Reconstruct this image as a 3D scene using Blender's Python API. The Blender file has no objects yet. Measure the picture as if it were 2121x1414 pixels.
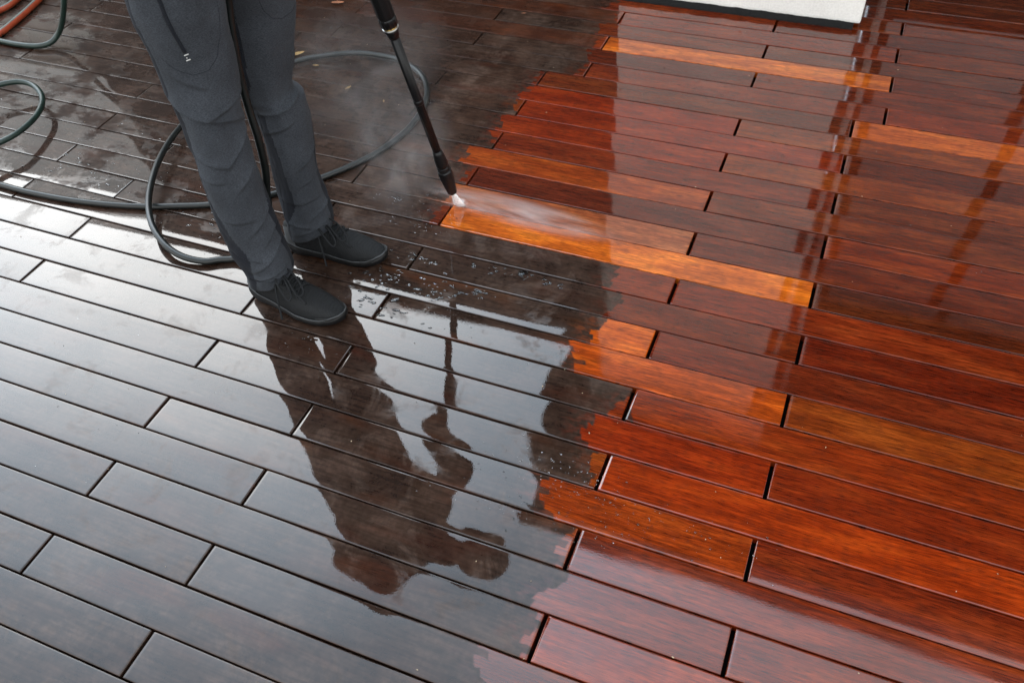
import bpy, bmesh, math, random
from mathutils import Vector, Matrix, noise as mnoise
from bpy_extras.object_utils import world_to_camera_view

R = math.radians
rnd = random.Random(7)
scn = bpy.context.scene
col = scn.collection

# ------------------------------------------------------------------ camera
cam_d = bpy.data.cameras.new('camera')
cam = bpy.data.objects.new('camera', cam_d)
col.objects.link(cam)
scn.camera = cam
rx, ry, rz = 0.74992, 0.07038, 0.33528
cam.matrix_world = Matrix.Translation((0.2895, -1.7815, 1.5629)) @ (
    Matrix.Rotation(rz, 4, 'Z') @ Matrix.Rotation(rx, 4, 'X') @ Matrix.Rotation(ry, 4, 'Y'))
cam_d.sensor_width = 36.0
cam_d.lens = 30.018
cam_d.clip_start = 0.05
cam_d.clip_end = 600.0
cam_d.dof.use_dof = True
cam_d.dof.focus_distance = 2.15
cam_d.dof.aperture_fstop = 5.0

# ------------------------------------------------------------------ sky and sun (soft overcast day)
SUN_ELEV, SUN_AZ = R(28), R(-45)       # the veiled sun stands low behind the house, far left
world = bpy.data.worlds.new('World')
scn.world = world
world.use_nodes = True
wn, wl = world.node_tree.nodes, world.node_tree.links
wn.clear()
w_out = wn.new('ShaderNodeOutputWorld')
sky = wn.new('ShaderNodeTexSky')
sky.sky_type = 'NISHITA'
sky.sun_disc = False
sky.sun_elevation = SUN_ELEV
sky.sun_rotation = SUN_AZ
sky.dust_density = 3.0
bg_sky = wn.new('ShaderNodeBackground')
bg_sky.inputs['Strength'].default_value = 0.10
wl.new(sky.outputs['Color'], bg_sky.inputs['Color'])
tc = wn.new('ShaderNodeTexCoord')
sep = wn.new('ShaderNodeSeparateXYZ')
wl.new(tc.outputs['Generated'], sep.inputs[0])
ramp = wn.new('ShaderNodeValToRGB')          # even cloud deck, a little paler towards the horizon
ramp.color_ramp.interpolation = 'EASE'
e = ramp.color_ramp.elements
e[0].position, e[0].color = 0.0, (1.16, 1.16, 1.14, 1)
e[1].position, e[1].color = 1.0, (0.80, 0.86, 0.92, 1)
wl.new(sep.outputs['Z'], ramp.inputs['Fac'])
# bright veil of cloud around the hidden sun
sdir = Vector((math.sin(SUN_AZ) * math.cos(SUN_ELEV), math.cos(SUN_AZ) * math.cos(SUN_ELEV), math.sin(SUN_ELEV)))
dotn = wn.new('ShaderNodeVectorMath'); dotn.operation = 'DOT_PRODUCT'
nrmn = wn.new('ShaderNodeVectorMath'); nrmn.operation = 'NORMALIZE'
wl.new(tc.outputs['Generated'], nrmn.inputs[0])
wl.new(nrmn.outputs[0], dotn.inputs[0]); dotn.inputs[1].default_value = sdir
acs = wn.new('ShaderNodeMath'); acs.operation = 'ARCCOSINE'
wl.new(dotn.outputs['Value'], acs.inputs[0])
halo = wn.new('ShaderNodeValToRGB'); halo.color_ramp.interpolation = 'EASE'
h = halo.color_ramp.elements
h[0].position, h[0].color = 0.0, (1, 1, .98, 1)
h[1].position, h[1].color = 0.95, (0, 0, 0, 1)
for ps, c_ in ((.21, (.95, .97, .97, 1)), (.30, (.70, .75, .79, 1)), (.42, (.385, .46, .535, 1)), (.52, (.235, .305, .375, 1)), (.62, (.07, .12, .17, 1))):
    q = halo.color_ramp.elements.new(ps); q.color = c_
halo.color_ramp.interpolation = 'LINEAR'
wl.new(acs.outputs[0], halo.inputs['Fac'])
hs = wn.new('ShaderNodeMix'); hs.data_type = 'RGBA'; hs.blend_type = 'MULTIPLY'; hs.inputs['Factor'].default_value = 1.0
hs.inputs[7].default_value = (5.0, 5.0, 5.0, 1)
wl.new(halo.outputs['Color'], hs.inputs[6])
addn = wn.new('ShaderNodeMix'); addn.data_type = 'RGBA'; addn.blend_type = 'ADD'; addn.inputs['Factor'].default_value = 1.0
wl.new(ramp.outputs['Color'], addn.inputs[6]); wl.new(hs.outputs[2], addn.inputs[7])
cl = wn.new('ShaderNodeTexNoise')
cl.inputs['Scale'].default_value = 2.2
cl.inputs['Detail'].default_value = 4
wl.new(tc.outputs['Generated'], cl.inputs['Vector'])
cr = wn.new('ShaderNodeMapRange')
cr.inputs['From Min'].default_value = 0.3
cr.inputs['From Max'].default_value = 0.7
cr.inputs['To Min'].default_value = 0.86
cr.inputs['To Max'].default_value = 1.12
wl.new(cl.outputs['Fac'], cr.inputs['Value'])
cm = wn.new('ShaderNodeMix'); cm.data_type = 'RGBA'; cm.blend_type = 'MULTIPLY'
cm.inputs['Factor'].default_value = 1.0
wl.new(addn.outputs[2], cm.inputs[6]); wl.new(cr.outputs['Result'], cm.inputs[7])
bg_cl = wn.new('ShaderNodeBackground')
bg_cl.inputs['Strength'].default_value = 2.2
wl.new(cm.outputs[2], bg_cl.inputs['Color'])
mixw = wn.new('ShaderNodeMixShader')
mixw.inputs[0].default_value = 0.93
wl.new(bg_sky.outputs[0], mixw.inputs[1]); wl.new(bg_cl.outputs[0], mixw.inputs[2])
wl.new(mixw.outputs[0], w_out.inputs['Surface'])

sun_d = bpy.data.lights.new('sun', 'SUN')
sun_d.energy = 1.0
sun_d.angle = R(12)
sun_d.color = (1.0, 0.96, 0.9)
sun = bpy.data.objects.new('sun', sun_d)
col.objects.link(sun)
sun.rotation_euler = sdir.to_track_quat('Z', 'Y').to_euler()
sun.location = sdir * 20

scn.render.engine = 'CYCLES'
scn.view_settings.view_transform = 'Standard'
scn.view_settings.look = 'None'
scn.view_settings.exposure = 0.0
scn.view_settings.gamma = 1.0
scn.view_settings.use_curve_mapping = False
scn.cycles.use_denoising = True
scn.cycles.max_bounces = 5
scn.cycles.diffuse_bounces = 2
scn.cycles.glossy_bounces = 3
scn.cycles.transmission_bounces = 4
scn.cycles.use_adaptive_sampling = True
scn.cycles.adaptive_threshold = 0.02
scn.cycles.volume_bounces = 3
scn.cycles.caustics_reflective = False
scn.cycles.caustics_refractive = False


# ------------------------------------------------------------------ helpers
def link(o):
    col.objects.link(o)
    return o


def tag(o, label=None, cat=None, group=None, kind=None):
    if label: o['label'] = label
    if cat: o['category'] = cat
    if group: o['group'] = group
    if kind: o['kind'] = kind
    return o


def empty(name, loc=(0, 0, 0)):
    o = bpy.data.objects.new(name, None)
    o.location = loc
    o.empty_display_size = 0.1
    return link(o)


def mobj(name, bm, mat=None, parent=None, smooth=True):
    me = bpy.data.meshes.new(name)
    bm.normal_update()
    bm.to_mesh(me)
    bm.free()
    if smooth:
        for f in me.polygons: f.use_smooth = True
    for m in (mat if isinstance(mat, (list, tuple)) else [mat]):
        if m: me.materials.append(m)
    o = bpy.data.objects.new(name, me)
    link(o)
    if parent:
        o.parent = parent
        o.matrix_parent_inverse = Matrix.Translation(parent.location).inverted() if parent.type == 'EMPTY' else Matrix()
    return o


def bx(bm, x0, x1, y0, y1, z0, z1, bev=0.0):
    r = bmesh.ops.create_cube(bm, size=1.0)
    for v in r['verts']:
        v.co = Vector((x0 + (v.co.x + .5) * (x1 - x0), y0 + (v.co.y + .5) * (y1 - y0), z0 + (v.co.z + .5) * (z1 - z0)))
    if bev:
        es = list({ed for v in r['verts'] for ed in v.link_edges})
        bmesh.ops.bevel(bm, geom=es, offset=bev, segments=2, affect='EDGES', profile=.6)
    return bm


def catmull(pts, n=8, closed=False):
    P = [Vector(p) for p in pts]
    out = []
    for i in range(len(P) - 1):
        p0 = P[max(i - 1, 0)]; p1 = P[i]; p2 = P[i + 1]; p3 = P[min(i + 2, len(P) - 1)]
        for k in range(n):
            t = k / n
            out.append(0.5 * ((2 * p1) + (p2 - p0) * t + (2 * p0 - 5 * p1 + 4 * p2 - p3) * t * t + (3 * p1 - p0 - 3 * p2 + p3) * t ** 3))
    out.append(P[-1])
    return out


def tube(bm, path, rad, seg=10, cap=True, mats=None):
    """sweep a circle along a path with parallel-transport frames; rad is a number or a list"""
    n = len(path)
    T = [(path[min(i + 1, n - 1)] - path[max(i - 1, 0)]).normalized() for i in range(n)]
    up = Vector((0, 0, 1)) if abs(T[0].z) < .9 else Vector((1, 0, 0))
    N = (up - T[0] * up.dot(T[0])).normalized()
    rings = []
    for i in range(n):
        N = (N - T[i] * N.dot(T[i])).normalized()
        B = T[i].cross(N)
        r = rad[i] if isinstance(rad, (list, tuple)) else rad
        rings.append([bm.verts.new(path[i] + (N * math.cos(a) + B * math.sin(a)) * r)
                      for a in [2 * math.pi * k / seg for k in range(seg)]])
    for i in range(n - 1):
        for k in range(seg):
            f = bm.faces.new((rings[i][k], rings[i][(k + 1) % seg], rings[i + 1][(k + 1) % seg], rings[i + 1][k]))
            if mats: f.material_index = mats(k)
    if cap:
        bm.faces.new(rings[0][::-1]); bm.faces.new(rings[-1])
    return bm


def lathe(bm, base, axis, prof, seg=28, ribs=0, rib_amp=0.0):
    """prof: list of (t along axis, radius)"""
    axis = Vector(axis).normalized()
    u = axis.orthogonal().normalized(); w = axis.cross(u)
    rings = []
    for t, r in prof:
        ring = []
        for k in range(seg):
            a = 2 * math.pi * k / seg
            rr = r - (rib_amp if ribs and (k * ribs * 2 // seg) % 2 else 0)
            ring.append(bm.verts.new(Vector(base) + axis * t + (u * math.cos(a) + w * math.sin(a)) * rr))
        rings.append(ring)
    for i in range(len(rings) - 1):
        for k in range(seg):
            bm.faces.new((rings[i][k], rings[i][(k + 1) % seg], rings[i + 1][(k + 1) % seg], rings[i + 1][k]))
    bm.faces.new(rings[0][::-1]); bm.faces.new(rings[-1])
    return bm


def capsule(bm, a, b, ra, rb):
    """tapered capsule: hull of two spheres (one closed shell)"""
    a, b = Vector(a), Vector(b)
    d = b - a
    ln = d.length
    if ln < 1e-5: d = Vector((0, 0, 1))
    d.normalize()
    u = d.orthogonal().normalized(); w = d.cross(u)
    prof = [(a, ra, x) for x in (-75, -50, -25, 0)] + [(b, rb, x) for x in (0, 25, 50, 75)]
    rings = []
    for c, r, x in prof:
        z, q = r * math.sin(R(x)), r * math.cos(R(x))
        rings.append([bm.verts.new(c + d * z + (u * math.cos(k * math.pi / 6) + w * math.sin(k * math.pi / 6)) * q) for k in range(12)])
    for r0, r1 in zip(rings[:-1], rings[1:]):
        for k in range(12): bm.faces.new((r0[k], r0[(k + 1) % 12], r1[(k + 1) % 12], r1[k]))
    bm.faces.new(rings[0][::-1]); bm.faces.new(rings[-1])


def chain(bm, pts):
    for (a, ra), (b, rb) in zip(pts[:-1], pts[1:]):
        capsule(bm, a, b, ra, rb)


def ellipsoid(bm, c, s, rot=None, sub=3):
    m = Matrix.Translation(Vector(c)) @ (rot.to_4x4() if rot else Matrix.Identity(4)) @ Matrix.Diagonal((*s, 1))
    return bmesh.ops.create_icosphere(bm, subdivisions=sub, radius=1.0, matrix=m)['verts']


def fused(name, bm, voxel, mat, parent, smooth_it=6, disp=None):
    """join overlapping closed shells into one continuous skin"""
    me = bpy.data.meshes.new(name + '_src'); bm.to_mesh(me); bm.free()
    tmp = link(bpy.data.objects.new(name + '_src', me))
    m = tmp.modifiers.new('r', 'REMESH'); m.mode = 'VOXEL'; m.voxel_size = voxel
    s = tmp.modifiers.new('s', 'SMOOTH'); s.factor = .5; s.iterations = smooth_it
    dg = bpy.context.evaluated_depsgraph_get()
    out = bpy.data.meshes.new_from_object(tmp.evaluated_get(dg))
    bpy.data.objects.remove(tmp)
    bpy.data.meshes.remove(me)
    out.name = name
    if disp:
        ns = [v.normal.copy() for v in out.vertices]
        for v, nn in zip(out.vertices, ns): v.co += nn * disp(v.co)
    out.materials.clear(); out.materials.append(mat)
    for f in out.polygons: f.use_smooth = True
    o = link(bpy.data.objects.new(name, out))
    if parent: o.parent = parent
    return o


class NT:
    """tiny node-tree builder"""
    def __init__(s, name):
        s.m = bpy.data.materials.new(name); s.m.use_nodes = True
        s.t = s.m.node_tree; s.t.nodes.clear()
        s.out = s.t.nodes.new('ShaderNodeOutputMaterial')

    def n(s, typ, **kw):
        nd = s.t.nodes.new(typ)
        for k, v in kw.items(): setattr(nd, k, v)
        return nd

    def L(s, a, b):
        s.t.links.new(a, b)

    def put(s, sock, v):
        if isinstance(v, bpy.types.NodeSocket): s.L(v, sock)
        elif v is not None: sock.default_value = v

    def math(s, op, a, b=None, c=None, clamp=False):
        nd = s.n('ShaderNodeMath', operation=op); nd.use_clamp = clamp
        s.put(nd.inputs[0], a)
        if b is not None: s.put(nd.inputs[1], b)
        if c is not None: s.put(nd.inputs[2], c)
        return nd.outputs[0]

    def smooth(s, v, lo, hi, a=0.0, b=1.0):
        nd = s.n('ShaderNodeMapRange', interpolation_type='SMOOTHSTEP')
        s.put(nd.inputs['Value'], v); s.put(nd.inputs['From Min'], lo); s.put(nd.inputs['From Max'], hi)
        s.put(nd.inputs['To Min'], a); s.put(nd.inputs['To Max'], b)
        return nd.outputs['Result']

    def xyz(s, x, y, z):
        nd = s.n('ShaderNodeCombineXYZ')
        for i, v in enumerate((x, y, z)): s.put(nd.inputs[i], v)
        return nd.outputs[0]

    def noise(s, vec, scale=1.0, detail=3.0, rough=.5, dist=0.0):
        nd = s.n('ShaderNodeTexNoise')
        if vec is not None: s.L(vec, nd.inputs['Vector'])
        nd.inputs['Scale'].default_value = scale; nd.inputs['Detail'].default_value = detail
        nd.inputs['Roughness'].default_value = rough; nd.inputs['Distortion'].default_value = dist
        return nd.outputs['Fac']

    def mix(s, f, a, b, mode='MIX'):
        nd = s.n('ShaderNodeMix', data_type='RGBA', blend_type=mode)
        s.put(nd.inputs[0], f); s.put(nd.inputs[6], a); s.put(nd.inputs[7], b)
        return nd.outputs[2]

    def mixf(s, f, a, b):
        nd = s.n('ShaderNodeMix', data_type='FLOAT')
        s.put(nd.inputs[0], f); s.put(nd.inputs[2], a); s.put(nd.inputs[3], b)
        return nd.outputs[0]

    def bump(s, h, strength, dist, normal=None):
        nd = s.n('ShaderNodeBump')
        s.L(h, nd.inputs['Height']); s.put(nd.inputs['Strength'], strength); nd.inputs['Distance'].default_value = dist
        if normal is not None: s.L(normal, nd.inputs['Normal'])
        return nd.outputs[0]

    def bsdf(s, **kw):
        nd = s.n('ShaderNodeBsdfPrincipled')
        for k, v in kw.items(): s.put(nd.inputs[k.replace('_', ' ')], v)
        s.L(nd.outputs[0], s.out.inputs['Surface'])
        return nd


def plain(name, c, rough=.6, spec=.5, noise_amt=.15, scale=20, bump=0.0, bscale=200, metallic=0.0):
    t = NT(name)
    g = t.n('ShaderNodeTexCoord').outputs['Object']
    k = t.smooth(t.noise(g, scale, 5), .3, .7, 1 - noise_amt, 1 + noise_amt)
    c4 = (*c, 1)
    colr = t.mix(1.0, c4, t.xyz(k, k, k), 'MULTIPLY')
    nrm = t.bump(t.noise(g, bscale, 3), bump, .002) if bump else None
    b = t.bsdf(Base_Color=colr, Roughness=rough, Specular_IOR_Level=spec, Metallic=metallic)
    if nrm is not None: t.L(nrm, b.inputs['Normal'])
    return t.m


# ------------------------------------------------------------------ materials
def wood_material():
    t = NT('deck_wood')
    pos = t.n('ShaderNodeNewGeometry').outputs['Position']
    sp = t.n('ShaderNodeSeparateXYZ'); t.L(pos, sp.inputs[0])
    X, Y, Z = sp.outputs
    oi = t.n('ShaderNodeObjectInfo')
    tone = oi.outputs['Color']

    def attr(nm):
        a = t.n('ShaderNodeAttribute', attribute_type='OBJECT', attribute_name=nm)
        return a.outputs['Fac']
    edge, seed, grime, slant, vmid, wet = (attr('wash_edge'), attr('grain_seed'), attr('grime'), attr('wash_slant'), attr('row_mid'), attr('wet'))
    # --- the ragged front between grey-brown and washed wood, cut in nozzle strokes
    vv = t.math('SUBTRACT', Y, vmid)
    stroke = t.math('FLOOR', t.math('MULTIPLY', t.math('ADD', Y, t.math('MULTIPLY', t.noise(t.xyz(X, Y, seed), 34, 1), .020)), 56))
    wnz = t.n('ShaderNodeTexWhiteNoise', noise_dimensions='2D')
    t.L(t.xyz(stroke, seed, 0.0), wnz.inputs['Vector'])
    jag = t.math('MULTIPLY', t.math('SUBTRACT', wnz.outputs['Value'], .5), .034)
    jag = t.math('ADD', jag, t.math('MULTIPLY', t.math('SUBTRACT', t.noise(t.xyz(X, Y, seed), 9, 2), .5), .05))
    jag = t.math('ADD', jag, t.math('MULTIPLY', t.math('SUBTRACT', t.noise(pos, 160, 2), .5), .003))
    front = t.math('SUBTRACT', X, t.math('ADD', t.math('ADD', edge, jag), t.math('MULTIPLY', vv, slant)))
    clean0 = t.smooth(front, -.003, .003)
    half = t.math('MULTIPLY', t.smooth(front, -.075, -.004), t.smooth(t.noise(t.xyz(t.math('MULTIPLY', X, 45), t.math('MULTIPLY', Y, 60), seed), 1, 2), .42, .62, .0, .22))
    clean = t.math('MAXIMUM', clean0, half)
    # --- washed wood: heartwood grain running along the board
    ws = t.math('MULTIPLY', t.math('SUBTRACT', t.noise(t.xyz(t.math('MULTIPLY', X, 2.0), t.math('MULTIPLY', Y, 9.0), seed), 1, 0), .5), .02)
    Yg = t.math('ADD', Y, ws)
    g1 = t.noise(t.xyz(t.math('MULTIPLY', X, 8.5), t.math('MULTIPLY', Yg, 170), seed), 1, 3, .65)
    g2 = t.noise(t.xyz(t.math('MULTIPLY', X, 26), t.math('MULTIPLY', Yg, 620), seed), 1, 1, .6)
    g3 = t.noise(t.xyz(t.math('MULTIPLY', X, 5.0), t.math('MULTIPLY', Yg, 24), seed), 1, 2, .5)
    k = t.math('MULTIPLY', t.smooth(g1, .28, .72, .66, 1.32), t.smooth(g2, .28, .72, .70, 1.28))
    k = t.math('MULTIPLY', k, t.smooth(g3, .3, .7, .78, 1.22))
    pores = t.noise(t.xyz(t.math('MULTIPLY', X, 40), t.math('MULTIPLY', Yg, 1300), seed), 1, 0)
    k = t.math('MULTIPLY', k, t.smooth(pores, .58, .70, 1.0, .42))
    washed = t.mix(1.0, tone, t.xyz(k, k, k), 'MULTIPLY')
    hue = t.mix(t.smooth(g3, .42, .72, 0.0, .55), washed, t.mix(1.0, washed, (1.15, 1.65, 1.6, 1), 'MULTIPLY'))
    residue = t.noise(t.xyz(t.math('MULTIPLY', X, 30), t.math('MULTIPLY', Y, 42), t.math('ADD', seed, 3.0)), 1, 2, .55, 0)
    washed = t.mix(t.smooth(residue, .50, .66, 0.0, .22), hue, (.038, .010, .005, 1))
    # --- unwashed wood: dark algae film with blotches and scuffs
    d1 = t.noise(pos, 7.0, 4, .65, 0)
    d2 = t.noise(t.xyz(t.math('MULTIPLY', X, 10), t.math('MULTIPLY', Yg, 130), seed), 1, 2, .6)
    d3 = t.noise(pos, 60.0, 2, .7)
    dirt = t.mix(t.smooth(d1, .36, .68), (.018, .0090, .0058, 1), (.037, .0210, .0146, 1))
    silt = t.smooth(t.noise(pos, 9.0, 6, .72, .5), .49, .64)
    dirt = t.mix(t.math('MULTIPLY', silt, .62), dirt, (.056, .036, .027, 1))
    kd = t.math('MULTIPLY', t.smooth(d2, .3, .7, .74, 1.28), t.smooth(d3, .3, .7, .82, 1.2))
    dirt = t.mix(1.0, dirt, t.xyz(kd, kd, kd), 'MULTIPLY')
    under = t.mix(1.0, washed, (.36, .52, .62, 1), 'MULTIPLY')
    gm = t.math('MULTIPLY', grime, t.smooth(t.noise(t.xyz(t.math('MULTIPLY', X, 4), t.math('MULTIPLY', Y, 14), seed), 1, 2), .28, .5, .72, 1.0))
    dirt = t.mix(gm, under, dirt)
    base = t.mix(clean, dirt, washed)
    # --- standing water: a film nearly everywhere, broken into islands towards the far left
    reg = t.math('MULTIPLY', t.smooth(X, -1.05, -1.45), t.smooth(Y, -.40, -.28))
    isl = t.noise(t.xyz(t.math('MULTIPLY', X, 3.6), t.math('MULTIPLY', Y, 5.0), 0.0), 1, 5, .66, 0)
    dry_l = t.math('MULTIPLY', reg, t.smooth(isl, .465, .60))
    reg2 = t.smooth(Y, -.30, .0)
    dry_f = t.math('MULTIPLY', t.math('MULTIPLY', reg2, t.smooth(X, -1.2, -.9)), t.smooth(t.noise(pos, 5, 3, .6), .40, .62, .25, .95))
    blocks = t.noise(t.xyz(t.math('MULTIPLY', X, 13), t.math('MULTIPLY', Y, 30), seed), 1, 1, .5)
    dry_c = t.math('MULTIPLY', clean, t.smooth(blocks, .36, .64, .0, .12))
    kdry = t.math('ADD', 1.0, t.math('MULTIPLY', t.math('MULTIPLY', dry_f, t.math('SUBTRACT', 1.0, clean)), .6))
    base = t.mix(1.0, base, t.xyz(kdry, kdry, kdry), 'MULTIPLY')
    film = t.math('SUBTRACT', 1.0, t.math('MAXIMUM', t.math('MAXIMUM', dry_l, dry_c), t.math('MULTIPLY', dry_f, t.math('SUBTRACT', 1.0, clean))))
    film = t.math('MULTIPLY', t.math('MULTIPLY', film, wet), t.mixf(t.math('MULTIPLY', silt, t.math('SUBTRACT', 1.0, clean)), 1.0, .68))
    # --- relief: wavy film, meniscus, grain where it is thin, spatter here and there
    wav = t.noise(t.xyz(t.math('MULTIPLY', X, 6), t.math('MULTIPLY', Y, 9), seed), 1, 0)
    fine = t.noise(pos, 330, 0)
    hh = t.math('ADD', t.math('MULTIPLY', wav, .0004), t.math('MULTIPLY', fine, .000012))
    n3 = t.bump(hh, 1.0, 1.0)
    nb = t.bump(t.noise(t.xyz(t.math('MULTIPLY', X, 14), t.math('MULTIPLY', Y, 620), seed), 1, 1, .6), .30, .0012)
    crough = t.smooth(film, .3, .9, .26, .006)
    crough = t.math('ADD', crough, t.math('MULTIPLY', clean, t.smooth(blocks, .3, .7, .018, .034)))
    b = t.bsdf(Base_Color=base, Roughness=.5, Specular_IOR_Level=.03)
    t.L(nb, b.inputs['Normal'])
    t.put(b.inputs['Coat Weight'], t.smooth(film, .0, .9, .10, 1.0))
    t.put(b.inputs['Coat Roughness'], crough)
    t.put(b.inputs['Coat IOR'], t.mixf(clean, 1.47, 1.66))
    t.L(n3, b.inputs['Coat Normal'])
    return t.m


def fabric(name, c, fleck=.5, scale=420):
    t = NT(name)
    g = t.n('ShaderNodeTexCoord').outputs['Object']
    sp = t.n('ShaderNodeSeparateXYZ'); t.L(g, sp.inputs[0])
    a = t.noise(t.xyz(t.math('MULTIPLY', sp.outputs[0], .35), t.math('MULTIPLY', sp.outputs[1], .35), sp.outputs[2]), scale * 1.8, 2, .6)
    b = t.noise(g, scale, 3, .6)
    l = t.noise(g, 9, 4)
    k = t.math('MULTIPLY', t.smooth(a, .3, .7, 1 - fleck, 1 + fleck), t.smooth(l, .3, .7, .85, 1.15))
    colr = t.mix(1.0, (*c, 1), t.xyz(k, k, k), 'MULTIPLY')
    s = t.bsdf(Base_Color=colr, Roughness=.9, Specular_IOR_Level=.2)
    s.inputs['Sheen Weight'].default_value = .03
    s.inputs['Sheen Roughness'].default_value = .5
    t.L(t.bump(t.math('ADD', t.math('MULTIPLY', a, .5), b), .14, .001), s.inputs['Normal'])
    return t.m


def knit(name, c, sx=330):
    t = NT(name)
    g = t.n('ShaderNodeTexCoord').outputs['Object']
    v = t.n('ShaderNodeTexVoronoi'); t.L(g, v.inputs['Vector']); v.inputs['Scale'].default_value = sx
    sp = t.n('ShaderNodeSeparateXYZ'); t.L(g, sp.inputs[0])
    wv = t.math('SINE', t.math('MULTIPLY', t.math('ADD', sp.outputs[0], t.math('MULTIPLY', sp.outputs[2], 1.0)), 1150))
    h = t.math('ADD', t.math('MULTIPLY', v.outputs['Distance'], .8), t.math('MULTIPLY', wv, .22))
    k = t.math('MULTIPLY', t.smooth(v.outputs['Distance'], .08, .55, .25, 1.25), t.smooth(wv, -.6, .6, .7, 1.15))
    s = t.bsdf(Base_Color=t.mix(1.0, (*c, 1), t.xyz(k, k, k), 'MULTIPLY'), Roughness=.72, Specular_IOR_Level=.35)
    t.L(t.bump(h, .6, .0015), s.inputs['Normal'])
    return t.m


M_WOOD = wood_material()
M_UNDER = plain('deck_void', (.004, .004, .004), .9, .1)
M_GROUND = plain('ground_gravel', (.16, .15, .135), .9, .2, .35, 6, .5, 60)
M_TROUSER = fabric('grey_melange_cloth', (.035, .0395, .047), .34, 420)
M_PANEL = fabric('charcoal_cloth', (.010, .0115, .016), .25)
M_JACKET = fabric('black_jacket_cloth', (.018, .019, .022), .25)
M_SKIN = plain('skin', (.36, .19, .13), .5, .4, .12, 25, .1, 400)
M_KNIT = knit('black_knit', (.0040, .0047, .0056), 240)
M_RUBBER = plain('black_rubber', (.0036, .0038, .0042), .45, .35, .2, 60, .3, 500)
M_TRIM = plain('grey_sole_line', (.050, .053, .056), .5, .4)
M_LACE = plain('black_lace', (.0115, .0125, .0140), .8, .25, .2, 300, .4, 900)
M_BLACKPL = plain('black_plastic', (.0045, .0045, .005), .34, .30, .25, 60, .12, 260)
M_GRIP = plain('black_grip_rubber', (.0045, .0045, .005), .55, .25, .2, 60, .2, 300)
M_BRASS = plain('brass', (.62, .42, .14), .3, .5, .1, 40, 0, 1, 1.0)
M_STEEL = plain('steel', (.5, .5, .5), .28, .5, .05, 40, 0, 1, 1.0)
M_HOSE = plain('black_green_hose', (.0055, .0075, .0072), .34, .45, .25, 40, .05, 150)
M_GHOSE = plain('green_hose', (.007, .020, .015), .34, .5, .2, 40, .05, 150)
M_OHOSE = plain('orange_hose_stripe', (.30, .050, .018), .42, .5, .15, 40)
M_GREYHOSE = plain('grey_green_hose', (.07, .085, .072), .42, .5, .2, 40)
M_WHITE = plain('white_thread', (.55, .55, .53), .8, .2)


def stucco():
    t = NT('white_stucco')
    g = t.n('ShaderNodeTexCoord').outputs['Object']
    n1 = t.noise(g, 130, 5, .65); n2 = t.noise(g, 3, 4)
    k = t.math('MULTIPLY', t.smooth(n1, .3, .7, .92, 1.05), t.smooth(n2, .3, .7, .93, 1.05))
    vor = t.n('ShaderNodeTexVoronoi'); t.L(g, vor.inputs['Vector']); vor.inputs['Scale'].default_value = 14
    chip = t.smooth(vor.outputs['Distance'], .075, .05)
    cc = t.mix(t.math('MULTIPLY', chip, .75), t.mix(1.0, (.84, .84, .80, 1), t.xyz(k, k, k), 'MULTIPLY'), (.1, .09, .085, 1))
    s = t.bsdf(Base_Color=cc, Roughness=.92, Specular_IOR_Level=.2)
    t.L(t.bump(n1, .8, .004), s.inputs['Normal'])
    return t.m


M_STUCCO = stucco()
M_TIMBER = plain('dark_timber', (.030, .018, .013), .6, .3, .35, 4)
M_SOFFIT = plain('soffit_boards', (.022, .013, .009), .6, .3, .3, 5)
M_FASCIA = plain('fascia_metal', (.035, .035, .038), .45, .5)
M_PALE = plain('pale_render', (.86, .84, .80), .9, .2, .08, 2)
M_BLIND = plain('pale_blind', (.52, .52, .53), .8, .3, .06, 3)
M_MAT = plain('black_drain_mat', (.006, .006, .006), .85, .3, .4, 120, .8, 220)

# ------------------------------------------------------------------ ground and deck
bm = bmesh.new()
bmesh.ops.create_grid(bm, x_segments=2, y_segments=2, size=200)
ground = mobj('ground', bm, M_GROUND, None, False)
ground.location.z = -.16
tag(ground, kind='structure')

bm = bmesh.new()
bx(bm, -7.2, 4.6, -3.6, 2.46, -.15, -.034)
deck = mobj('deck', bm, M_UNDER, None, False)
tag(deck, 'wet hardwood deck, grey-brown to the left and freshly washed red to the right', kind='structure')

PITCH = .10
TH = .022
PROF = [(-1.0, -TH), (-1.0, -.0018), (-.997, -.0008), (-.990, -.00030), (-.972, -.00009), (-.93, -.00003), (-.5, -.00001), (0, 0),
        (.5, -.00001), (.93, -.00003), (.972, -.00009), (.990, -.00030), (.997, -.0008), (1.0, -.0018), (1.0, -TH)]
_pm = {}


def plank_mesh(length, width):
    key = (round(length, 3), round(width, 4))
    if key in _pm: return _pm[key]
    h, hl = width / 2, length / 2
    st = [(-hl, -.0022), (-hl + .0006, -.0008), (-hl + .002, -.0002), (-hl + .007, 0), (hl - .004, 0), (hl - .0012, -.0001), (hl - .0004, -.0006), (hl, -.0018)]
    b = bmesh.new()
    rows = [[b.verts.new((x, y * h, z if abs(y) == 1 and z == -TH else z + dz)) for y, z in PROF] for x, dz in st]
    for i in range(len(st) - 1):
        for j in range(len(PROF) - 1):
            b.faces.new((rows[i][j], rows[i + 1][j], rows[i + 1][j + 1], rows[i][j + 1]))
    b.faces.new(rows[0]); b.faces.new(rows[-1][::-1])
    me = bpy.data.meshes.new('plank')
    b.normal_update(); b.to_mesh(me); b.free()
    for f in me.polygons: f.use_smooth = len(f.vertices) == 4
    me.materials.append(M_WOOD)
    _pm[key] = me
    return me


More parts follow.
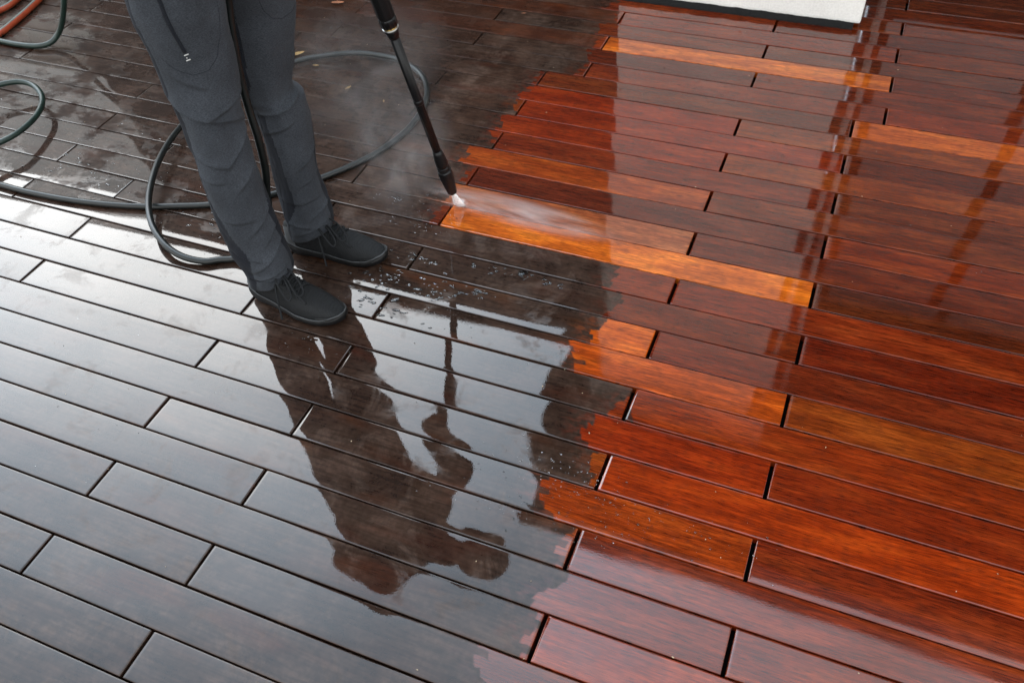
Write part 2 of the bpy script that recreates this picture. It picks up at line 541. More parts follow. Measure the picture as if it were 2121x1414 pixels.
def joints(r):
    """board ends (x) of row r, left to right, with the gap width of each end joint"""
    if r <= -9 and r % 2:
        js = [-3.75, -2.67, -1.595, -.568, .430, 1.46, 2.49]
    elif r <= -9:
        js = [-3.12, -2.08, -1.036, -.006, 1.03, 2.07, 3.1]
    elif r % 2:
        js = [-3.06, -2.046, -1.05, 0.0, 1.05, 2.10, 3.15]
    else:
        js = [-3.68, -2.69, -1.726, -.706, .340, 1.39, 2.44]
    js = [js[0] - 4.0, js[0] - 3.0, js[0] - 2.0, js[0] - 1.02] + js + [js[-1] + 1.04]
    return js


WASH = {-19: -.62, -18: -.60, -17: -.63, -16: -.60, -15: -.603, -14: -.63, -13: -.579, -12: -.616, -11: -.589, -10: -.59, -9: -.592, -8: -.717, -7: -.725, -6: -.723,
        -5: -.735, -4: -.723, -3: -.78, -2: -.722, -1: -.735, 0: -.728, 1: -.157, 2: -.137, 3: -.145, 4: -.165, 5: -.006, 6: -.068, 7: -.018,
        8: -.09, 9: -.018, 10: -.02, 11: -.012, 12: -.07, 13: -.115, 14: -.13, 15: -.1}
REDS = [(.066, .0105, .0046), (.078, .0115, .0045), (.058, .0110, .0058), (.086, .0150, .0055), (.050, .0100, .0062), (.072, .0120, .0060), (.090, .0180, .0062)]
ORANGE = (.215, .062, .0125); AMBER = (.155, .040, .0095)
TONES = {(0, -.18): ORANGE, (3, -.5): (.185, .045, .009), (4, -.18): (.150, .032, .0075), (-3, -.5): (.120, .026, .0085), (-11, -.07): (.205, .058, .0135),
         (-8, .86): (.190, .050, .015), (-1, -.5): (.139, .048, .0400), (-1, .5): (.050, .0095, .0062), (-2, -.18): (.046, .0090, .0068),
         (2, .86): (.052, .0070, .0040), (1, -.5): (.072, .0125, .0062), (1, .5): (.078, .0130, .0065), (5, .5): (.092, .0150, .0052), (6, -.18): (.098, .0125, .0038), (7, .5): (.118, .0170, .0040),
         (6, .86): (.074, .0105, .0042), (8, -.18): (.112, .0205, .0052), (9, .5): (.070, .0120, .0062), (10, -.18): (.060, .0100, .0068), (11, .5): (.082, .0140, .0068),
         (8, .86): (.066, .0100, .0048), (-6, -.18): (.088, .0120, .0045), (-5, -.5): (.088, .0125, .0045), (-7, -.5): (.092, .0120, .0040),
         (-15, -.5): (.070, .0080, .0030), (3, .5): (.060, .0105, .0062), (-9, -.07): (.072, .0135, .0080), (-4, -.18): (.068, .0115, .0060)}


def tone_for(r, uc):
    for (rr, u), t in TONES.items():
        if rr == r and abs(u - uc) < .3: return (t[0] * 2.1, t[1] * 1.4, t[2] * .5) if t[0] > .14 else (t[0] * 1.82, t[1] * 1.22, t[2] * .46)
    a = REDS[rnd.randrange(len(REDS))]
    k = rnd.uniform(.68, 1.18)
    return (a[0] * k * 1.86, a[1] * k * 1.42, a[2] * k * .52)


def in_view(x0, x1, y0, y1, m=.10):
    if math.hypot((x0 + x1) / 2 + .6, (y0 + y1) / 2 + .2) > 4.6: return False
    for i in range(9):
        for y in (y0, y1):
            p = world_to_camera_view(scn, cam, Vector((x0 + (x1 - x0) * i / 8, y, 0)))
            if p.z > 0 and -m < p.x < 1 + m and -m < p.y < 1 + m: return True
    return False


bpy.context.view_layer.update()
n_planks = 0
outer = bmesh.new()
for r in range(-24, 35):
    js = joints(r)
    ymid = -(r + .5) * PITCH
    for a, b in zip(js[:-1], js[1:]):
        if b < -7.0 or a > 4.5: continue
        gl = .0045 if a < -1.2 else (.006 if a < -.3 else .0082)
        gr = .0045 if b < -1.2 else (.006 if b < -.3 else .0082)
        x0, x1 = max(a + gl / 2, -7.15), min(b - gr / 2, 4.55)
        width = PITCH - .0040
        uc = (a + b) / 2
        tone = tone_for(r, uc)
        dz, tx, ty = rnd.uniform(-.0006, .0006), rnd.gauss(0, .0045), rnd.gauss(0, .0010)
        if in_view(x0, x1, ymid - .05, ymid + .05):
            o = bpy.data.objects.new('plank', plank_mesh(x1 - x0, width))
            link(o)
            o.parent = deck
            o.location = ((x0 + x1) / 2, ymid + rnd.uniform(-.0006, .0006), dz)
            o.rotation_euler = (tx, ty, rnd.gauss(0, .0004))
            o.color = (*tone, 1)
            o['wash_edge'] = WASH.get(r, -.1 if r > 0 else -.6)
            o['wash_slant'] = rnd.choice((-.35, -.1, .1, .3)) if r not in (4, 12) else -.5
            o['row_mid'] = ymid
            o['grain_seed'] = rnd.uniform(0, 60)
            o['grime'] = {-13: .5, -12: .62, -11: .62, -10: .82, -14: .5, -15: .5}.get(r, 1.0) if uc < -.6 else 1.0
            o['wet'] = rnd.uniform(.86, 1.0)
            n_planks += 1
        else:
            bx(outer, x0, x1, ymid - width / 2, ymid + width / 2, -TH, dz)
M_OUTER = plain('outer_deck_wood', (.020, .0125, .009), .12, .5, .35, 5)
oo = mobj('outer_planks', outer, M_OUTER, deck, False)
tag(oo, kind='stuff')
print('planks', n_planks)

# ------------------------------------------------------------------ the house (mostly seen mirrored in the wet boards)
house = empty('house', (-.17, 2.5, 0))
tag(house, 'house with white stucco wall end standing on black base strip at top of deck', 'house')
bm = bmesh.new()     # the stucco wall end on the deck
bx(bm, -.625, .283, 1.40, 2.50, .021, 2.56, .008)
o = mobj('stucco_wall', bm, M_STUCCO, house)
tag(o, 'white stucco wall with a black strip along its foot')
for f in o.data.polygons: f.use_smooth = False
bm = bmesh.new()     # rough black strip under the stucco, ragged along its top edge
n = 120
for face in (1.394,):
    top, bot = [], []
    for i in range(n + 1):
        x = -.622 + (.262 + .622) * i / n
        zt = .0235 + .004 * mnoise.noise(Vector((x * 22, 3.1, 0))) + .002 * mnoise.noise(Vector((x * 90, 1.1, 0)))
        yy = face + .003 * mnoise.noise(Vector((x * 60, 7.7, 0)))
        top.append((bm.verts.new((x, yy, zt)), bm.verts.new((x, 1.45, zt)))); bot.append(bm.verts.new((x, yy - .004, .0005)))
    for i in range(n):
        bm.faces.new((bot[i], bot[i + 1], top[i + 1][0], top[i][0]))
        bm.faces.new((top[i][0], top[i + 1][0], top[i + 1][1], top[i][1]))
mobj('base_strip', bm, M_MAT, house)
bm = bmesh.new()
bx(bm, -4.95, -.63, 2.5, 2.8, -.15, 3.02)
bx(bm, .29, 4.6, 2.52, 2.8, -.15, 3.02)
mobj('timber_wall', bm, M_TIMBER, house, False)
bm = bmesh.new()
bx(bm, -5.05, -1.0, 2.38, 4.5, 3.03, 3.13)
mobj('roof', bm, M_FASCIA, house, False)
def slab(bm, pts, z0, z1):
    lo = [bm.verts.new((x, y, z0)) for x, y in pts]; hi = [bm.verts.new((x, y, z1)) for x, y in pts]
    bm.faces.new(lo[::-1]); bm.faces.new(hi)
    for k in range(len(pts)):
        q = (k + 1) % len(pts)
        bm.faces.new((lo[k], lo[q], hi[q], hi[k]))


bm = bmesh.new()
slab(bm, [(-.755, .605), (4.6, .605), (4.6, 2.8), (-.985, 2.8), (-.985, 1.7), (-.955, 1.2), (-.80, .86)], 2.56, 2.66)
mobj('porch_soffit', bm, M_SOFFIT, house, False)
bm = bmesh.new()
bx(bm, -.775, 4.62, .580, .603, 2.51, 2.76)
mobj('porch_fascia', bm, M_FASCIA, house, False)
bm = bmesh.new()
slab(bm, [(-.765, .61), (4.62, .61), (4.62, 4.5), (-.995, 4.5), (-.995, 1.7), (-.965, 1.2), (-.81, .86)], 2.67, 2.77)
mobj('porch_roof', bm, M_FASCIA, house, False)
for i, (a, b) in enumerate(((.42, 1.08), (1.15, 1.80))):
    bm = bmesh.new()
    bx(bm, a, b, 2.495, 2.515, .46, 2.30)
    mobj('window', bm, M_BLIND, house, False)
bm = bmesh.new()
tube(bm, [Vector((.345, 1.72, .02)), Vector((.345, 1.72, 2.55))], .016, 12)
mobj('downpipe', bm, M_PALE, house)
shed = empty('garden_shed', (-8, 3.2, -.16))
tag(shed, 'pale shed with sloping roof mirrored in the wet boards at the far left', 'shed')
bm = bmesh.new()
bx(bm, -16, -4.97, 3.2, 6.1, -.15, 2.0)
mobj('wall', bm, M_PALE, shed, False)
bm = bmesh.new()
slab(bm, [(-16, 3.0), (-4.97, 3.0), (-4.97, 6.2), (-16, 6.2)], 2.001, 2.05)
q = [bm.verts.new(p) for p in ((-16, 3.0, 2.051), (-4.97, 3.0, 2.051), (-4.97, 6.2, 7.1), (-16, 6.2, 7.1), (-16, 6.2, 2.051), (-4.97, 6.2, 2.051))]
for f in ((0, 1, 2, 3), (3, 2, 5, 4), (0, 3, 4), (1, 5, 2), (0, 4, 5, 1)): bm.faces.new([q[k] for k in f])
mobj('roof', bm, M_PALE, shed, False)

# ------------------------------------------------------------------ person
N0 = Vector((0, 0, 0))


def lerp_table(tab, z):
    if z <= tab[0][0]: return tab[0][1:]
    for a, b in zip(tab[:-1], tab[1:]):
        if z <= b[0]:
            t = (z - a[0]) / (b[0] - a[0]); t = t * t * (3 - 2 * t) * .5 + t * .5
            return tuple(p + (q - p) * t for p, q in zip(a[1:], b[1:]))
    return tab[-1][1:]


def seg_dist(p, a, b, wz):
    ax, az = a; bx_, bz = b
    dx, dz = bx_ - ax, bz - az
    L2 = dx * dx + dz * dz
    t = max(0, min(1, ((p[0] - ax) * dx + (p[1] - az) * dz) / L2))
    ex, ez = p[0] - ax - t * dx, p[1] - az - t * dz
    nx, nz = -dz, dx
    ln = math.hypot(nx, nz)
    if nz < 0: nx, nz = -nx, -nz
    side = (ex * nx + ez * nz) / ln
    return side, math.hypot(ex, ez), t


class Leg:
    def __init__(s, tab, view_az, creases, seed):
        s.tab, s.az, s.cr, s.seed = tab, view_az, creases, seed

    def surf(s, ph, z, lift=0.0):
        """ph in degrees, 0 = towards the photographer, positive to the picture's right"""
        cx, cy, ra, rb = lerp_table(s.tab, z)
        a = R(s.az + ph)
        rr = 1.0 / math.sqrt((math.sin(R(ph)) / ra) ** 2 + (math.cos(R(ph)) / rb) ** 2)
        arc = R(ph) * .07
        d = 0.0
        for (p0, z0, p1, z1, w, amp) in s.cr:
            sd, di, t = seg_dist((arc, z), (R(p0) * .07, z0), (R(p1) * .07, z1), 1)
            if di < 7 * w:
                fall = math.exp(-max(0, di - abs(sd)) ** 2 / (w * w))
                taper = math.sin(math.pi * min(max(t, .03), .97)) ** .7
                u = sd / w
                if u > 0: hgt = math.exp(-u / 1.3)
                else: hgt = 1.6 * math.exp(-(u / .40) ** 2) - .6 * math.exp(-(u / 1.5) ** 2)
                d += 1.65 * amp * fall * taper * hgt
        q = Vector((math.cos(a) * 1.1, math.sin(a) * 1.1, z * 5.0))
        d += .0085 * mnoise.noise(q * 1.3 + Vector((s.seed, 0, 0)))
        q2 = Vector((math.cos(a) * 2.2, math.sin(a) * 2.2 + z * 6, z * 20.0))
        low = max(0.0, 1 - z / .30)
        knee = math.exp(-((z - .50) / .09) ** 2)
        d += (.0012 + .0024 * low + .0012 * knee) * mnoise.noise(q2 + Vector((0, s.seed, 0)))
        q3 = Vector((math.cos(a) * 5, math.sin(a) * 5 - z * 11, z * 46.0))
        d += .0011 * mnoise.noise(q3 + Vector((0, 0, s.seed)))
        rr += d + lift
        return Vector((cx + rr * math.cos(a), cy + rr * math.sin(a), z))


near = Leg([(.070, -.985, -.505, .062, .062), (.12, -.984, -.506, .062, .066), (.195, -.995, -.514, .065, .070), (.298, -1.000, -.520, .066, .073), (.38, -1.000, -.520, .064, .074),
            (.478, -.998, -.519, .062, .072), (.558, -.995, -.516, .065, .074), (.645, -.992, -.512, .076, .080), (.722, -.990, -.510, .082, .086), (.816, -.987, -.506, .094, .095),
            (.90, -.985, -.49, .105, .105)], -44.4,
           [(-85, .640, 75, .545, .016, .0090), (-20, .595, 80, .620, .013, .0040), (-62, .505, 4, .462, .012, .0060), (0, .462, 80, .535, .013, .0070), (-70, .440, -10, .425, .010, .0030),
            (5, .395, 85, .450, .012, .0045), (-60, .330, 20, .300, .012, .0030), (0, .262, 80, .315, .011, .0040), (-60, .225, -5, .180, .011, .0050), (-35, .148, 75, .205, .011, .0065),
            (-85, .128, 25, .120, .009, .0050), (15, .215, 80, .255, .009, .0035), (-45, .70, 10, .66, .014, .0025)], 3.3)
far = Leg([(.062, -.988, -.300, .064, .066), (.106, -.988, -.300, .067, .069), (.169, -.990, -.301, .063, .068), (.263, -.990, -.302, .059, .067), (.337, -.988, -.299, .061, .069),
           (.435, -.984, -.297, .064, .071), (.482, -.985, -.298, .066, .072), (.506, -1.001, -.310, .064, .070), (.601, -.996, -.3075, .080, .080), (.708, -.987, -.3012, .096, .090),
           (.80, -.985, -.315, .108, .10), (.90, -.982, -.34, .115, .112)], -48.8,
          [(-65, .470, 75, .500, .013, .0085), (-60, .415, 20, .440, .010, .0035), (0, .30, 75, .345, .011, .0035), (-60, .215, 30, .195, .011, .0045), (0, .140, 75, .165, .010, .0065), (-75, .165, -5, .115, .010, .0065),
           (-40, .10, 50, .108, .008, .004), (-10, .25, 70, .27, .010, .003)], 9.1)


def leg_mesh(bm, leg, z0, z1, nz, ns, tilt):
    rings = []
    for i in range(nz + 1):
        t = i / nz
        ring = []
        for k in range(ns):
            ph = -180 + 360 * k / ns
            zz = z0 + (z1 - z0) * t
            drop = tilt(ph) * (1 - t) ** 3        # hem runs lower at the heel
            v = leg.surf(ph, zz)
            v.z += drop
            ring.append(bm.verts.new(v))
        rings.append(ring)
    lip = [bm.verts.new(Vector((v.co.x, v.co.y, v.co.z + .012)) + (Vector((lerp_table(leg.tab, z0)[0], lerp_table(leg.tab, z0)[1], v.co.z)) - v.co) * .08) for v in rings[0]]
    for k in range(ns):
        bm.faces.new((lip[k], lip[(k + 1) % ns], rings[0][(k + 1) % ns], rings[0][k]))
    for i in range(nz):
        for k in range(ns):
            f = bm.faces.new((rings[i][k], rings[i][(k + 1) % ns], rings[i + 1][(k + 1) % ns], rings[i + 1][k]))
            ph = -180 + 360 * (k + .5) / ns
            zz = z0 + (z1 - z0) * i / nz
            lo, hi = leg_panel_and_shade(leg, zz)
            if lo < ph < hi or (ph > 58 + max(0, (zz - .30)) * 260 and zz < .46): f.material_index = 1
    return rings


def leg_panel_and_shade(leg, z):
    if leg is far: return (-175, lerp_table([(.06, -70), (.12, -60), (.2, -22), (.34, -30), (.45, -42), (.5, -50), (.56, -28), (.9, -20)], z)[0])  # far leg's inner panel, widened higher up to paint in the shadow between legs
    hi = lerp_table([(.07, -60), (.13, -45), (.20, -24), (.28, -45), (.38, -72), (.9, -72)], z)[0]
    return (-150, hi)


def body_torso(bm, inflate=0.0):
    g = inflate
    if not g: ellipsoid(bm, (-.985, -.415, .92), (.135, .175, .13))
    chain(bm, [((-.985, -.415, 1.07 if g else .95), .135 + g), ((-.945, -.412, 1.12), .13 + g), ((-.90, -.405, 1.28), .135 + g)])
    chain(bm, [((-.915, -.545, 1.24), .085 + g), ((-.90, -.28, 1.25), .085 + g)])
    chain(bm, [((-.865, -.59, 1.355), .062 + g), ((-.845, -.40, 1.40), .075 + g), ((-.835, -.215, 1.36), .062 + g)])


LT = Vector((-.690, -.020, .064)); LAX = Vector((-.066, -.223, .973)).normalized()     # lance tip and axis


def LP(t): return LT + LAX * t


def grip_hand(bm, centre, axis, palm_dir, rad, flip=1):
    """palm lies on palm_dir side of the bar; four fingers of unequal length curl round it, thumb from the palm's side"""
    axis = axis.normalized(); pd = (palm_dir - axis * palm_dir.dot(axis)).normalized(); sd = axis.cross(pd) * flip
    pc = centre + pd * (rad + .016)
    capsule(bm, pc - axis * .030, pc + axis * .032, .017, .016)
    capsule(bm, pc - axis * .026 + sd * .018 + pd * .004, pc + axis * .026 + sd * .018 + pd * .004, .015, .014)
    for i, (off, ln) in enumerate(((-.031, .80), (-.010, .94), (.011, 1.0), (.032, .92))):
        prev = None
        for k in range(6):
            a = R(25 - (k / 5) * 225 * ln)
            p = centre + axis * (off + .002 * k) + (pd * math.cos(a) - sd * math.sin(a) * -1) * (rad + .0095)
            p = centre + axis * off + (pd * math.cos(a) + sd * -math.sin(a)) * (rad + .0095)
            r_ = .0098 - .0004 * k
            if prev is not None: capsule(bm, prev[0], p, prev[1], r_)
            prev = (p, r_)
    prev = None
    for k in range(4):
        a = R(40 + k * 42)
        p = centre + axis * (.026 + .012 * k) + (pd * math.cos(a) + sd * math.sin(a)) * (rad + .011)
        if prev is not None: capsule(bm, prev, p, .0115, .0105)
        prev = p
    return pc + sd * .022 + pd * .012


body = bmesh.new()
body_torso(body)
for lg in (near, far):
    c = [(Vector((*lerp_table(lg.tab, z)[:2], z)), r_) for z, r_ in ((.06, .034), (.14, .036), (.32, .05), (.50, .05), (.72, .066), (.88, .085))]
    chain(body, c)
    capsule(body, c[0][0] + Vector((-.03, 0, -.01)), c[0][0] + Vector((.10, 0, -.024)), .024, .015)
HC = Vector((-.598, -.335, 1.462))                          # head, bowed over the lance
fwd = Vector((.80, .18, -.58)).normalized(); lat = Vector((-.2, 1, 0)).normalized(); lat = (lat - fwd * lat.dot(fwd)).normalized(); upv = fwd.cross(lat)
if upv.z < 0: upv = -upv
HM = Matrix((fwd, lat, upv)).transposed()
chain(body, [((-.835, -.395, 1.40), .064), ((-.74, -.37, 1.43), .060), (HC - fwd * .045 - upv * .04, .058)])
ellipsoid(body, HC, (.098, .076, .108), HM)
ellipsoid(body, HC + fwd * .032 - upv * .060, (.066, .058, .062), HM)
capsule(body, HC + fwd * .094 + upv * .004, HC + fwd * .112 - upv * .030, .010, .014)      # nose
capsule(body, HC + fwd * .092 - upv * .062 - lat * .02, HC + fwd * .092 - upv * .062 + lat * .02, .010, .010)   # mouth
capsule(body, HC + fwd * .080 + upv * .030 - lat * .035, HC + fwd * .080 + upv * .030 + lat * .035, .013, .013)   # brow
for s in (-1, 1):
    ellipsoid(body, HC + lat * s * .076 - fwd * .012 - upv * .008, (.018, .009, .030), HM)
# arms: the far hand steadies the lance, the near hand holds the trigger grip
c_far = LP(.815); w_far = grip_hand(body, c_far, LAX, Vector((-1, .35, 0)), .0225, 1)
GP = LP(1.08)
gax = Vector((-.72, -.36, .46)).normalized()
c_near = GP + gax * .075; w_near = grip_hand(body, c_near, gax, Vector((-.1, -.8, -.55)), .018, -1)
chain(body, [((-.835, -.215, 1.36), .055), ((-.745, -.150, 1.12), .044), (w_far, .026)])
chain(body, [((-.865, -.59, 1.355), .055), ((-.925, -.655, 1.13), .044), (w_near, .026)])
person = fused('person', body, .0055, M_SKIN, None, 4)
tag(person, 'person in dark grey trousers and black sneakers, standing on the deck holding a pressure lance', 'person')

# trousers
bm = bmesh.new()
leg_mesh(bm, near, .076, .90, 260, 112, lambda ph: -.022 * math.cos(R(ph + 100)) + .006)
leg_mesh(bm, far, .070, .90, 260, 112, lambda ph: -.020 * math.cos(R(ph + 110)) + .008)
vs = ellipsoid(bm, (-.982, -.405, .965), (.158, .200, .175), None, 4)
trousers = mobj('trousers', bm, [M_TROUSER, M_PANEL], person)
tag(trousers, 'dark grey melange trousers with charcoal side panels and shade painted between the legs')


def surf_line(leg, pts, n=10, lift=.0012):
    out = []
    for (p0, z0), (p1, z1) in zip(pts[:-1], pts[1:]):
        for k in range(n):
            t = k / n
            out.append(leg.surf(p0 + (p1 - p0) * t, z0 + (z1 - z0) * t, lift))
    out.append(leg.surf(*pts[-1], lift))
    return out


bm = bmesh.new(); tube(bm, surf_line(near, [(-24, .87), (-20, .83), (-16, .79), (-11, .752)], 8, .0), .0046, 8)
mobj('zip', bm, M_PANEL, trousers)
for s in (-1, 1):
    bm = bmesh.new(); tube(bm, surf_line(near, [(-21.4 + s * 2.6, .83), (-11.6 + s * 2.6, .752)], 10, .0006), .0011, 6)
    mobj('zip_binding', bm, M_TROUSER, trousers)
for pts in ([(-13, .744), (-7.2, .747)], [(-12.6, .732), (-6.8, .735)], [(-11.2, .739), (-10.2, .738)]):
    bm = bmesh.new(); tube(bm, surf_line(near, pts, 6, .0008), .0011, 6)
    mobj('bartack', bm, M_WHITE, trousers)
for lg, pts in ((near, [(-52, .735), (-35, .715), (-10, .700), (12, .703), (30, .722), (40, .76), (44, .80), (45, .87)]),
                (far, [(12, .80), (16, .735), (24, .712), (40, .700), (60, .702), (75, .71)]),
                (near, [(-70, .10), (-70, .3), (-70, .5), (-70, .7), (-70, .88)]), (far, [(-62, .1), (-62, .3), (-62, .6), (-62, .85)]),
                (near, [(-80, .108), (-40, .108), (0, .110), (40, .112), (80, .118)]), (far, [(-80, .094), (-40, .094), (0, .098), (40, .104), (80, .108)])):
    bm = bmesh.new(); tube(bm, surf_line(lg, pts, 10, -.0003), .0007, 6)
    mobj('seam', bm, M_PANEL, trousers)

# jacket and cap
bm = bmesh.new()
body_torso(bm, .026)
chain(bm, [((-.962, -.515, 1.04), .115), ((-.93, -.575, 1.16), .105), ((-.90, -.585, 1.30), .09)])
chain(bm, [((-.955, -.315, 1.04), .11), ((-.88, -.24, 1.30), .085)])
chain(bm, [((-.835, -.215, 1.36), .075), ((-.742, -.148, 1.12), .064), (w_far + (Vector((-.745, -.15, 1.12)) - w_far) * .12, .042)])
chain(bm, [((-.865, -.59, 1.355), .075), ((-.93, -.660, 1.13), .064), (w_near + (Vector((-.925, -.655, 1.13)) - w_near) * .12, .042)])
chain(bm, [((-.84, -.43, 1.41), .078), ((-.83, -.36, 1.41), .078)])
chain(bm, [((-.84, -.395, 1.41), .085), ((-.735, -.365, 1.44), .076)])
chain(bm, [((-.945, -.47, 1.40), .06), ((-.93, -.34, 1.405), .06)])
jacket = fused('jacket', bm, .0105, M_JACKET, person, 8,
               lambda c: .006 * mnoise.noise(Vector((c.x * 9, c.y * 9, c.z * 16))) + .003 * mnoise.noise(Vector((c.x * 22, c.y * 22 + c.z * 10, c.z * 40))))
bm = bmesh.new()
vs = ellipsoid(bm, HC + upv * .012 - fwd * .004, (.122, .098, .116), HM, 4)
dead = [v for v in bm.verts if (v.co - HC).dot(upv) < .022]
bmesh.ops.delete(bm, geom=dead, context='VERTS')
nb = 20
for lay in (0, 1):
    inner, outr = [], []
    for k in range(nb + 1):
        a = R(-72 + 144 * k / nb)
        for rr, lst, dz in ((.106, inner, .026), (.106 + .050 * math.cos(a * 1.15), outr, .008)):
            p = HC + fwd * (math.cos(a) * (rr + .006)) + lat * (math.sin(a) * .088 * (1 if rr == .1 else 1.02)) + upv * (dz - lay * .004)
            lst.append(bm.verts.new(p))
    for k in range(nb):
        bm.faces.new((inner[k], inner[k + 1], outr[k + 1], outr[k]))
cap = mobj('cap', bm, M_JACKET, person)
bm = bmesh.new()
ellipsoid(bm, HC - fwd * .030 - upv * .006, (.078, .083, .082), HM, 3)
mobj('hair', bm, plain('dark_hair', (.02, .014, .010), .6, .4, .4, 200), person)


# ------------------------------------------------------------------ shoes
def shoe(heel, yaw, mirror, tie_open):
    LEN = .300
    def place(p):
        c, s = math.cos(yaw), math.sin(yaw)
        return Vector((heel[0] + p.x * c - p.y * s, heel[1] + p.x * s + p.y * c, p.z))

    def outline(s):          # (left, right) half widths of the sole at s = 0..1
        tab = [(0, .008, .008), (.02, .020, .020), (.07, .0305, .0305), (.16, .036, .036), (.30, .034, .036), (.45, .0355, .042), (.60, .042, .049), (.72, .045, .048), (.82, .041, .043),
               (.90, .033, .033), (.95, .0245, .024), (.985, .014, .013), (1.0, .004, .004)]
        a, b = lerp_table(tab, s)
        return (a, b) if mirror > 0 else (b, a)

    def toe_spring(s): return .011 * max(0, (s - .72) / .28) ** 2 + .004 * max(0, (.10 - s) / .1) ** 2

    def solez(s): return toe_spring(s) + lerp_table([(0, .036), (.1, .033), (.35, .025), (.6, .022), (.85, .022), (.95, .027), (1.0, .031)], s)[0]

    def toph(s): return lerp_table([(0, .088), (.06, .100), (.14, .104), (.24, .108), (.34, .106), (.42, .099), (.52, .087), (.62, .075), (.74, .063), (.84, .054), (.92, .046), (.97, .040), (1.0, .035)], s)[0]

    ST = [i / 44 for i in range(45)]

    def upper(s, a, lift=0.0):     # a: 0 = outer side, 180 = inner side, over the top
        l, r_ = outline(s)
        zb = solez(s) - .004
        h = toph(s) - zb + lift
        bulge = 1.0 + .05 * math.sin(R(a))
        cs, sn = math.cos(R(a)), math.sin(R(a))
        ex = .62 if s > .45 else .62 - (.45 - s) * .25
        y = (abs(cs) ** ex) * (l if cs > 0 else -r_) * (1 - .02) * bulge
        y *= 1 - .10 * (sn ** 2) * (1 if s > .3 else 1.6)
        z = zb + h * (abs(sn) ** .78)
        return Vector((s * LEN, y + math.copysign(lift, cs) * abs(cs), z))

    root = None
    bm = bmesh.new()
    NA = 28
    rows = [[bm.verts.new(place(upper(s, 180 * k / NA))) for k in range(NA + 1)] for s in ST]
    for i in range(len(ST) - 1):
        for k in range(NA):
            bm.faces.new((rows[i][k], rows[i][k + 1], rows[i + 1][k + 1], rows[i + 1][k]))
    bm.faces.new(rows[0][::-1])
    bm.faces.new(rows[-1])
    sh = mobj('shoe', bm, M_KNIT, person)
    tag(sh, 'black knit lace-up sneaker')
    # sole: slab with rounded side, waisted
    bm = bmesh.new()
    loops = []
    prof = [(-.0035, 0.0, 0), (0.0, .10, 0), (.0035, .35, 0), (.0045, .62, 0), (.0040, .88, 0), (.0012, 1.0, 0)]
    ring_s = []
    for i in range(45): ring_s.append((i / 44, 1))
    for i in range(43, 0, -1): ring_s.append((i / 44, -1))
    for off, fz, _ in prof:
        lp = []
        for s, sd in ring_s:
            l, r_ = outline(s)
            w_ = (l if sd > 0 else r_) + off
            if s in (0.0, 1.0): w_ = .0
            xo = s * LEN + (off * (1 if s > .9 else -1 if s < .05 else 0))
            zz = toe_spring(s) * (1 - fz) + fz * solez(s)
            lp.append(bm.verts.new(place(Vector((xo, sd * w_, max(.0008, zz) + .0008)))))
        loops.append(lp)
    m_ = len(ring_s)
    for a, b in zip(loops[:-1], loops[1:]):
        for k in range(m_):
            bm.faces.new((a[k], a[(k + 1) % m_], b[(k + 1) % m_], b[k]))
    bm.faces.new(loops[0]); bm.faces.new(loops[-1][::-1])
    mobj('sole', bm, M_RUBBER, sh)
    # pale line where upper meets sole
    bm = bmesh.new()
    path = []
    for s, sd in ring_s + ring_s[:1]:
        l, r_ = outline(s)
        w_ = ((l if sd > 0 else r_) + .0022) if s not in (0.0, 1.0) else 0
        path.append(place(Vector((s * LEN + (.003 if s > .97 else -.002 if s < .03 else 0), sd * w_, solez(s) + .0012 + .012 * max(0, (.28 - s) / .28) ** 2))))
    tube(bm, path, .0017, 6, False)
    mobj('sole_line', bm, M_TRIM, sh)
    # heel counter
    bm = bmesh.new()
    rows = [[bm.verts.new(place(upper(s, a, .0022) + Vector((-.002, 0, 0)))) for a in [180 * k / 14 for k in range(15)]] for s in (.0, .03, .06, .10, .15)]
    for i in range(4):
        for k in list(range(0, 4)) + list(range(10, 14)):
            bm.faces.new((rows[i][k], rows[i][k + 1], rows[i + 1][k + 1], rows[i + 1][k]))
    mobj('heel_counter', bm, M_TRIM, sh)
    # toe bumper
    bm = bmesh.new()
    tube(bm, [place(upper(s_, a_, .0010)) for s_, a_ in ((.80, 8), (.90, 9), (.96, 14), (.985, 35), (.992, 60), (.995, 90), (.992, 120), (.985, 145), (.96, 166), (.90, 171), (.80, 172))], .0032, 6)
    mobj('toe_bumper', bm, M_RUBBER, sh)
    # lace rows
    for i, s in enumerate((.375, .43, .485, .54, .59)):
        w_ = 27 - i * 1.0
        for d in (1, -1):
            bm = bmesh.new()
            pts = [place(upper(s + d * (q - .5) * .040, 90 + (q - .5) * 2 * w_, .0024 + .0012 * math.sin(q * math.pi))) for q in [k / 8 for k in range(9)]]
            tube(bm, pts, .0026, 6)
            mobj('lace', bm, M_LACE, sh)
    knot = upper(.36, 90, .008)
    bm = bmesh.new(); ellipsoid(bm, place(knot), (.007, .007, .005), None, 2); mobj('lace_knot', bm, M_LACE, sh)
    def lace(pts):
        bm_ = bmesh.new(); tube(bm_, catmull([place(Vector(p)) for p in pts], 7), .0027, 6); mobj('lace', bm_, M_LACE, sh)
    k = knot
    # camera side is the shoe's outer (-y) side
    lace([(k.x, k.y, k.z), (k.x + .010, k.y - .018, k.z + .010), (k.x + .030, k.y - .040, k.z - .004), (k.x + .062, k.y - .052, k.z - .038), (k.x + .068, k.y - .040, k.z - .030), (k.x + .044, k.y - .024, k.z - .004), (k.x + .008, k.y - .004, k.z + .002)])
